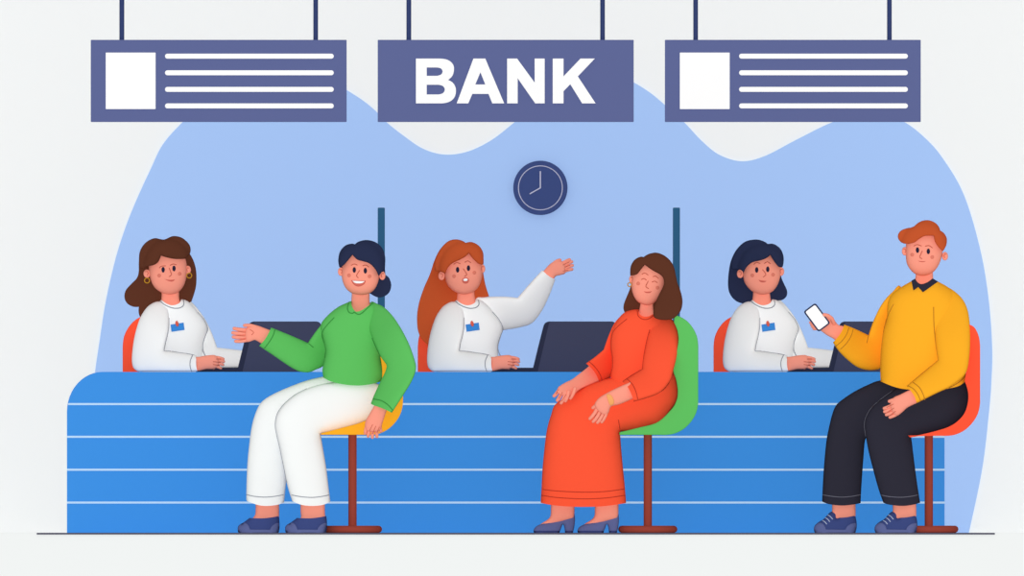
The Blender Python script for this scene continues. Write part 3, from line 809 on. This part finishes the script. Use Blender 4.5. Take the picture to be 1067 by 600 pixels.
pc = person('smiling woman in a green jumper and white trousers sitting with one hand held out',
    W(367, 555, YC), YC,
    head=gg(D, [(220,225),(217,290),(235,350),(272,388),(325,404),(380,398),(420,370),(443,325),(451,280),(448,220),(415,150),(340,112),(262,132),(230,180)]),
    ears=ears_(D, [(212,258,20,27,1),(470,283,20,28,-1)]),
    neck=gg(D, [(284,320,'c'),(280,390),(275,450),(266,490),(272,560,'c'),(420,560,'c'),(410,490),(392,450),(390,390),(388,320,'c')]),
    hair_m=NAVYH,
    back_hair=gg(D, [(200,226,'c'),(195,180),(207,130),(240,94),(278,83),(299,87,'c'),(325,69),(375,60),(430,75),(470,112),(488,165),(486,225),(490,278,'c'),(514,300),(526,345),(512,390),(478,414),(440,418),(393,394,'c'),(300,320)]),
    front_hair=gg(D, [(203,229,'c'),(230,216),(260,182),(284,153,'c'),(312,182),(345,192),(388,206),(424,240),(449,288,'c'),(466,262),(484,248),(488,205),(487,165),(469,113),(430,76),(375,61),(325,70),(299,88,'c'),(278,84),(240,95),(208,131),(197,180)]),
    skin=skin,
    clothes=[dict(name='jumper', m=GREEN, l=GREENL, w=1.0,
        pieces=[dict(o=torso, y=YC, k=0.9), dict(o=near, y=ynear, k=0.8, kb=0.5), dict(o=far_px, y=yfar, k=0.85)],
        seams=[gg(F, [(140,105),(105,142),(82,175),(79,205),(90,240),(97,275),(93,312),(86,350)]), gg(F, [(339,212),(360,262),(384,306)]), gg(E, [(515,283),(548,310)]),
               gg(E, [(308,202),(298,235),(275,275),(244,316)]), gg(H, [(294,178),(335,186),(368,206),(396,236)]),
               gg(D, [(262,448),(252,485),(262,512),(285,518),(293,512)]), gg(D, [(293,510),(320,525),(345,515),(380,482),(412,452)])]),
        dict(name='trousers', m=OFFW2, l=OFFWL, w=0.9,
        pieces=[dict(o=farleg, y=YR, k=0.8), dict(o=nearleg, y=idw([(390, 410, YC - 0.02), (350, 420, YC - 0.04), (300, 430, YL), (320, 520, YL)]), k=0.8)],
        seams=[gg(GG_, [(397,125),(335,158),(280,205),(245,255),(234,310),(241,362),(259,440),(291,595),(295,612)]), gg(J, [(103,212),(150,222),(210,227),(270,223),(330,213)]), gg(J, [(385,214),(440,224),(510,229),(570,223),(615,214)])])],
    feats=dict(eyes=eyes(D, [(295,247),(364,252)]), brows=[gg(D, [(277,218),(294,210),(313,217)]), gg(D, [(349,221),(368,217),(385,229)])],
        nose=gg(D, [(328,250),(314,272),(309,285),(319,296)]), cheeks=cheeks(D, [(262,281),(390,287)]),
        mouth=gg(D, [(275,311,'c'),(320,313),(367,314,'c'),(355,338),(322,351),(293,340)]), teeth=gg(D, [(282,314,'c'),(322,316),(361,317,'c'),(345,329),(320,332),(298,328)]),
        skin_lines=[(gg(H, l), 0.7) for l in ([(291,312),(275,345)],[(308,320),(290,360)],[(326,324),(314,355)])] +
                   [(gg(I_, l), 0.7) for l in ([(155,238),(200,250),(250,253)],[(132,288),(180,298),(240,300)],[(165,350),(205,348),(250,338)],[(305,218),(352,254),(328,285)])]))
def shoe(p, dx, Y, kind='slip'):
    if kind == 'slip':
        up = shift(gg(J, [(120,357,'o'),(160,359),(210,359),(260,353),(304,345,'c'),(308,385),(307,420),(302,449,'o'),(52,449,'c'),(46,432),(52,405),(85,383)]), dx)
        u = obj('shoe', inflate(up, Y, 1.05, hmin=0.012), SHOE, p)
        sf = Surf(to_mesh(inflate(up, Y, 1.05, hmin=0.012)))
        so = shift(gg(J, [(46,432),(52,408),(70,392),(88,386),(110,400),(124,429,'c'),(247,430,'c'),(260,408),(282,392),(307,388,'c'),(308,420),(302,449.8,'c'),(51,449.8,'c')]), dx)
        obj('sole', patch(sf, so, 0.004, lift=0.003, default=Y, step=1.2), SOLE, u)
    elif kind == 'sneaker':
        cg = (840, 470, 6)
        up = shift(gg(cg, [(200,416,'o'),(250,413),(307,402,'c'),(315,440),(316,475),(308,509,'o'),(55,509,'c'),(48,490),(54,465),(80,441),(108,425),(148,383),(172,376),(195,384),(201,397),(188,416,'c')]), dx)
        u = obj('shoe', inflate(up, Y, 1.05, hmin=0.012), SHOE, p)
        sf = Surf(to_mesh(inflate(up, Y, 1.05, hmin=0.012)))
        so = shift(gg(cg, [(48,490),(54,466),(78,448),(98,450),(116,466),(125,488,'c'),(245,490,'c'),(258,468),(282,453),(312,449,'c'),(316,475),(308,509.8,'c'),(55,509.8,'c')]), dx)
        obj('sole', patch(sf, so, 0.004, lift=0.003, default=Y, step=1.2), SOLE, u)
        for l in ([(104,434),(116,440),(128,455)], [(120,416),(134,424),(147,440)], [(136,399),(150,407),(165,424)]):
            obj('lace', seam(sf, shift(gg(cg, l), dx), 0.9), LACE, u)
    else:
        cg = (545, 500, 6)
        up = shift(gg(cg, [(118,273,'c'),(170,260),(220,245),(322,210,'c'),(325,250),(320,295),(312,329,'o'),(262,329,'c'),(259,298),(249,276),(238,302),(227,329,'o'),(68,329,'c'),(65,315),(80,292)]), dx)
        u = obj('shoe', inflate(up, Y, 1.0, hmin=0.012), HEELU, p)
        sf = Surf(to_mesh(inflate(up, Y, 1.0, hmin=0.012)))
        for q in ([(65,317,'c'),(231,317,'c'),(228,329.8,'c'),(68,329.8,'c')], [(262,317,'c'),(315,317,'c'),(312,329.8,'c'),(262,329.8,'c')]):
            obj('sole', patch(sf, shift(gg(cg, q), dx), 0.003, lift=0.002, default=Y, step=1.0), HEELS, u)
shoe(pc, 0, YR); shoe(pc, 49.4, YL)

# ---------------------------------------------------------------- customer in the red dress
N1 = (630, 250, 6); L5 = (560, 320, 5); M5 = (640, 320, 5); R5 = (550, 420, 5)
torso = gg(N1, [(214,434,'o'),(216,460),(240,477),(272,478),(303,463,'c')]) + gg(M5, [(260,52),(300,62),(318,92),(325,150),(318,250),(305,325),(322,380),(330,440,'c'),(300,500,'c'),(0,500,'c'),(-20,360,'c'),(-15,270),(-22,200),(-15,130),(10,75),(50,30),(90,14)])
far = gg(L5, [(500,14),(470,18),(440,40),(400,85),(370,150),(345,221,'c'),(300,259),(253,293,'o'),(283,320),(305,350),(322,389,'c'),(352,380),(385,362),(410,300),(430,200),(470,100)])
near = gg(M5, [(215,70),(250,55),(285,56),(303,64),(320,92),(333,135),(335,190),(326,258),(309,325),(294,378),(255,430),(215,455),(165,472),(103,491,'o'),(88,450),(68,412),(42,388,'c'),(90,358),(147,322,'c'),(150,280),(165,200),(186,112)])
skirt = gg(R5, [(400,-125,'c'),(350,-108),(300,-88),(265,-68),(226,-46),(172,-18),(136,16),(122,58),(108,102),(95,165),(84,260),(76,350),(71,450),(67,519,'o'),(130,531),(210,538),(300,540),(400,536),(512,520,'c'),(505,430),(495,330),(486,230),(480,149,'c'),(560,139),(640,118),(690,104),(750,30),(775,-10),(783,-60),(775,-120),(758,-175,'c'),(600,-165,'c')])
yn = idw([(685, 332, YC - 0.03), (700, 345, YC - 0.08), (702, 370, YC - 0.14), (690, 400, YC - 0.19), (665, 410, YC - 0.235), (640, 418, YC - 0.24)])
yfr = idw([(655, 335, YC + 0.05), (640, 365, YC + 0.06), (617, 385, YC - 0.02), (590, 405, YC - 0.14)])
skin = []
arm_f = gg(L5, [(300,275,'c'),(262,312),(205,357),(178,377),(150,390),(120,408),(103,430),(110,450),(140,460),(170,462),(195,450),(218,430),(255,412),(312,388),(350,372,'c')])
skin.append(inflate(arm_f, idw([(620, 388, YC + 0.03), (600, 398, YC - 0.08), (585, 406, YC - 0.14)]), 0.75))
Yf = YC - 0.145
skin += hand_fingers(L5, [((118,420),(87,462)), ((128,436),(104,485)), ((145,446),(124,499)), ((162,440),(146,488))], Yf, 2.0, bend=-0.05)
skin += hand_fingers(L5, [((195,425),(172,474))], Yf + 0.01, 2.0, bend=-0.05)
arm_n = gg(L5, [(490,385,'c'),(455,402),(400,427),(352,452),(318,475),(298,505),(305,525),(320,545),(350,562),(372,548),(384,518),(430,505),(498,476),(530,462,'c')])
skin.append(inflate(arm_n, idw([(660, 410, YC - 0.225), (636, 416, YC - 0.245), (625, 428, YC - 0.245)]), 0.9))
Yn = YC - 0.248
skin += hand_fingers(L5, [((310,530),(274,580)), ((328,540),(291,595)), ((345,545),(313,600)), ((362,540),(335,597))], Yn, 2.0, bend=-0.05)
skin += hand_fingers(L5, [((330,480),(290,524))], Yn + 0.008, 2.1, bend=-0.06)
SS = (545, 500, 6)
def heel_leg(dx, Y):
    return inflate(shift(gg(SS, [(173,60,'c'),(321,60,'c'),(322,160),(321,215),(315,245,'c'),(240,262),(150,295,'c'),(105,285),(118,270),(150,250),(170,228),(174,190)]), dx), Y, 0.95)
skin += [heel_leg(0, YC + 0.04), heel_leg(45.8, YC - 0.02)]
hyc = YC + HY
pd = person('woman in a long red dress with brown hair and closed eyes, hands on her lap',
    W(675, 555, YC), YC,
    head=gg(N1, [(170,215),(167,285),(180,345),(210,388),(258,408),(300,400),(345,355),(374,290),(378,220),(345,155),(275,130),(200,155)]),
    ears=ears_(N1, [(172,246,19,26,1)]),
    neck=gg(N1, [(224,330,'c'),(222,395),(216,435),(208,470),(210,560,'c'),(330,560,'c'),(316,470),(306,435),(305,395),(306,330,'c')]),
    hair_m=BROWN,
    back_hair=gg(N1, [(163,215,'c'),(162,170),(185,126),(222,105),(243,107,'c'),(280,86),(330,80),(385,105),(425,152),(444,220),(440,330),(330,430),(220,450),(160,460),(128,458,'c'),(118,430),(122,395),(140,350),(158,305),(168,260)]),
    front_hair=gg(N1, [(160,222,'c'),(200,215),(226,186),(251,155,'c'),(300,190),(345,215),(367,240),(370,280),(345,332),(318,390),(305,440),(306,475),(322,491),(370,500),(430,490),(474,445),(487,385),(475,320),(456,270),(445,220),(426,152),(385,106),(330,81),(280,87),(243,108,'c'),(222,106),(186,127),(163,170)]),
    front_yc=idw([(660, 268, hyc - 0.075), (675, 268, hyc - 0.085), (690, 275, hyc - 0.08), (700, 290, hyc - 0.085), (660, 285, hyc - 0.07), (696, 310, YC - 0.12), (690, 328, YC - 0.175), (705, 325, YC - 0.15), (650, 275, hyc - 0.05)]),
    skin=skin,
    clothes=[dict(name='dress', m=RED, l=REDL, w=0.9,
        pieces=[dict(o=torso, y=YC, k=0.85), dict(o=near, y=yn, k=0.8), dict(o=far, y=yfr, k=0.85), dict(o=skirt, y=YC, k=0.72)],
        seams=[gg(L5, [(465,62),(425,95),(397,125),(386,165),(386,220),(393,270),(391,315),(380,355)]), gg(L5, [(380,360),(352,375),(322,389)]), gg(L5, [(268,282),(300,312),(325,348),(338,383)]),
               gg(M5, [(185,118),(172,165),(160,220),(151,280),(147,322)]), gg(M5, [(147,323),(95,352),(45,387)]), gg(M5, [(68,374),(95,402),(113,440),(124,484)]), gg(M5, [(103,490),(165,472),(218,453),(262,424),(290,384),(305,345)]),
               gg(N1, [(204,440),(208,470),(224,488),(248,497),(275,493),(302,476)]),
               gg(R5, [(472,88),(477,118),(481,150)]), gg(R5, [(79,449),(150,457),(280,463),(400,460),(500,447)]), gg(R5, [(72,480),(150,491),(280,498),(400,494),(507,480)])])],
    feats=dict(closed_eyes=[gg(N1, [(231,247),(245,241),(261,250)]), gg(N1, [(297,263),(312,257),(328,266)])], brows=[gg(N1, [(234,214),(250,207),(271,218)]), gg(N1, [(303,229),(319,226),(336,240)])],
        nose=gg(N1, [(272,258),(263,275),(258,292),(274,303)]), cheeks=cheeks(N1, [(210,272),(330,298)]),
        mouth=gg(N1, [(245,321,'c'),(268,323),(296,320,'c'),(280,331),(258,330)]), earrings=[(656.0, 296.5, 2.0)],
        skin_lines=[(gg(L5, l), 0.7) for l in ([(111,428),(97,452)],[(130,443),(112,474)],[(148,455),(127,490)],[(312,545),(296,578)],[(333,552),(312,585)],[(350,560),(334,590)])]))
bo = gg(L5, [(358,452,'c'),(370,458),(385,476),(392,512,'c'),(400,508,'c'),(402,495),(394,470),(372,446,'c')])
bd = Surf(to_mesh(inflate(arm_n, idw([(660, 410, YC - 0.225), (636, 416, YC - 0.245), (625, 428, YC - 0.245)]), 0.9)))
obj('bracelet', patch(bd, gg(L5, [(360,458),(372,452),(388,462),(398,485),(398,502),(386,512),(376,508),(366,480)]), 0.003, lift=0.002, step=1.0), BAND, pd)
shoe(pd, 0, YC + 0.04, 'heel'); shoe(pd, 45.8, YC - 0.02, 'heel')

# ---------------------------------------------------------------- man in yellow
Z1 = (920, 220, 6); P5 = (910, 300, 5); A5 = (810, 300, 5); B5 = (840, 380, 5); Q5 = (920, 370, 5); C6 = (840, 470, 6)
torso = gg(Z1, [(178,437,'o'),(215,452),(260,455),(310,448),(345,440,'c')]) + gg(P5, [(395,0),(430,40),(450,110),(455,200),(450,300),(465,400),(482,440),(482,482,'o'),(450,508),(400,522),(300,535),(175,528),(110,515),(38,486,'c'),(36,420),(40,330),(50,240),(70,160),(75,80),(105,24)])
near = gg(P5, [(330,-5),(370,-8),(410,8),(460,52),(490,110),(503,190),(505,280),(500,360),(489,425),(465,465),(400,515),(330,548),(226,600,'o'),(216,568),(198,540),(174,511,'c'),(250,450),(337,376,'c'),(325,290),(317,200),(312,100)])
far = gg(A5, [(640,-10),(600,20),(560,62),(528,112),(497,180),(475,246,'c'),(410,215),(348,190,'o'),(330,235),(290,284,'c'),(330,340),(400,402),(450,424),(500,428),(545,415),(600,360),(640,250),(670,100)])
farleg = gg(B5, [(560,70,'c'),(385,82),(320,105),(250,140),(190,180),(155,212),(135,260),(118,330),(105,400),(95,500),(88,600),(83,712,'o'),(120,726),(185,733),(245,728),(284,720,'c'),(287,650),(293,560),(299,480),(308,390),(330,370),(400,360),(560,340,'c')])
nearleg = gg(B5, [(780,60,'c'),(600,100),(500,110),(450,135),(390,180),(340,225),(310,275),(303,320),(312,380),(325,450),(345,530),(375,640),(402,718,'o'),(430,728),(500,735),(560,728),(594,718,'c'),(580,630),(565,520),(548,380),(545,375,'c'),(600,368),(672,350),(740,330),(790,298),(830,255),(849,200),(850,150),(838,105),(830,85)])
skin = []
palm = gg(B5, [(560,120,'c'),(528,136),(490,155),(460,168),(440,190),(440,225),(455,255),(475,265),(500,248),(530,222),(585,195),(600,180,'c')])
ymn = idw([(973, 303, YC - 0.02), (985, 320, YC - 0.07), (1000, 350, YC - 0.15), (995, 385, YC - 0.19), (960, 405, YC - 0.235)])
Yn = YC - 0.245
skin.append(inflate(palm, Yn, 0.95, step=1.2))
skin += hand_fingers(B5, [((465,202),(407,227)), ((468,218),(409,244)), ((472,236),(418,260)), ((482,250),(437,273))], Yn, 2.0, bend=-0.03)
skin += hand_fingers(B5, [((490,172),(434,190))], Yn - 0.01, 2.1, bend=0.0)
HH = (825, 305, 12)
Yph = YC - 0.07
palm = gg(HH, [(700,440,'c'),(640,415),(582,400),(530,342),(470,295),(430,290),(380,330),(340,400),(350,460),(385,490),(440,530),(520,575),(570,620,'c')])
skin.append(inflate(palm, Yph + 0.036, 0.85, step=1.2))
skin += fingers([([(869, 337, Yph + 0.012), (866.5, 331.5, Yph - 0.012), (862.5, 328.6, Yph - 0.0255), (858.9, 327.8, Yph - 0.0255)], 2.1)])
skin += hand_fingers(HH, [((380,390),(232,372)), ((385,410),(246,400)), ((390,430),(258,425)), ((395,445),(276,450))], Yph + 0.022, 1.7, bend=0.0)
def ank(dx, Y): return inflate(shift(gg(C6, [(161,240,'c'),(309,240,'c'),(309,340),(309,402),(300,440,'c'),(180,445),(110,440),(135,405),(160,380),(162,350)]), dx), Y, 0.95)
skin += [ank(0, YR), ank(63.2, YL)]
pm = person('ginger-haired man in a yellow jumper and dark trousers holding a phone',
    W(968, 555, YC), YC,
    head=gg(Z1, [(147,195),(143,260),(150,328),(185,380),(232,403),(285,398),(330,365),(358,315),(372,260),(370,195),(335,140),(255,120),(175,145)]),
    ears=ears_(Z1, [(137,250,19,27,1),(388,281,19,27,-1)]),
    neck=gg(Z1, [(208,330,'c'),(205,395),(200,430),(190,470),(195,540,'c'),(330,540,'c'),(325,470),(315,430),(313,395),(313,330,'c')]),
    hair_m=GINGER,
    back_hair=gg(Z1, [(150,200,'c'),(110,170),(120,130),(160,108),(200,92),(240,68),(285,60),(328,78),(352,115),(382,142),(397,185),(388,225),(373,250,'c'),(345,250),(250,230)]),
    front_hair=gg(Z1, [(150,204),(118,197),(95,170),(97,140),(118,118),(152,106),(186,100),(218,74),(250,59),(290,57),(328,73),(350,98),(358,120,'c'),(384,140),(399,170),(398,205),(388,230),(374,251,'c'),(345,222),(325,190),(318,154,'c'),(290,153),(258,156),(225,175),(195,196)]),
    skin=skin,
    clothes=[dict(name='jumper', m=YEL, l=YELL, w=0.9,
        pieces=[dict(o=torso, y=YC, k=0.9), dict(o=near, y=ymn, k=0.8), dict(o=far, y=idw([(925, 320, YC + 0.06), (905, 350, YC + 0.10), (900, 380, YC + 0.06), (875, 350, YC - 0.06)]), k=0.85)],
        seams=[gg(P5, [(105,85),(80,135),(60,195),(48,265),(41,340),(38,418)]), gg(P5, [(314,100),(316,190),(324,280),(338,373)]), gg(P5, [(338,377),(258,442),(176,511)]),
               gg(Q5, [(132,160),(160,176),(182,205),(196,237)]), gg(Q5, [(158,142),(190,168),(210,205),(218,232)]), gg(Q5, [(437,92),(420,118),(390,145),(345,171)]),
               gg(A5, [(475,246),(466,285)]), gg(A5, [(372,208),(360,242),(335,277),(305,302)]), gg(A5, [(394,218),(383,252),(360,288),(330,318)])]),
        dict(name='trousers', m=DARK, l=DARKL, w=0.8,
        pieces=[dict(o=farleg, y=YR, k=0.8), dict(o=nearleg, y=idw([(990, 410, YC - 0.02), (960, 420, YC - 0.03), (905, 440, YL), (935, 520, YL)]), k=0.8)],
        seams=[gg(B5, [(450,135),(390,180),(340,225),(311,275),(304,320),(311,372)]), gg(C6, [(105,273),(160,282),(220,287),(280,283),(340,272)]), gg(C6, [(466,273),(520,284),(590,288),(650,283),(704,272)])])],
    feats=dict(eyes=eyes(Z1, [(216,243),(284,251)]), brows=[gg(Z1, [(194,218),(214,209),(240,217)]), gg(Z1, [(266,219),(288,215),(309,229)])],
        nose=gg(Z1, [(246,250),(236,270),(230,288),(243,296)]), cheeks=cheeks(Z1, [(183,272),(308,287)]),
        mouth=gg(Z1, [(218,309,'c'),(243,313),(270,312,'c'),(252,318),(232,316)]),
        skin_lines=[(gg(B5, l), 0.7) for l in ([(420,222),(455,205)],[(424,246),(458,225)],[(438,262),(466,242)])]))
sfm = Surf(to_mesh(inflate(torso, YC, 0.9)))
ycol = (sfm.y(960, 298) or YC) 
obj('collar', inflate(gg(Z1, [(178,435,'c'),(201,421,'c'),(218,445),(240,455),(275,445),(311,420,'c'),(345,440,'c'),(250,507,'c'),(221,474,'c'),(190,496,'c')]), lambda x, y: min(ycol, sfm.y(x, y, ycol)) - 0.006, 0.8, 0.6, hmax=0.005, step=1.0), mat('collar_dark', (47, 46, 60)), pm)
shoe(pm, 0, YR, 'sneaker'); shoe(pm, 63.2, YL, 'sneaker')

# phone in his hand: a thing of its own
pcx, pcy = 825 + 315 / 12, 305 + 308 / 12
ang = math.atan2(255, 190) - math.pi / 2
def rot_rr(w, h, r):
    c, s_ = math.cos(ang), math.sin(ang)
    return [(pcx + x * c - y * s_, pcy + x * s_ + y * c, 'c') for x, y, _ in rrect(-w / 2, -h / 2, w / 2, h / 2, r)]
t = empty('mobile_phone', W(pcx, pcy, Yph)); tag(t, 'navy phone with blank white screen in the hand of the man in yellow', 'phone')
obj('phone_case', prism([rot_rr(15.6, 26.6, 2.4)], Yph - 0.014, Yph - 0.002, bev=0.001), PHONE, t, smooth=False)
obj('phone_screen', prism([rot_rr(12.6, 23.6, 1.6)], Yph - 0.0150, Yph - 0.0138), SCREEN, t, smooth=False)
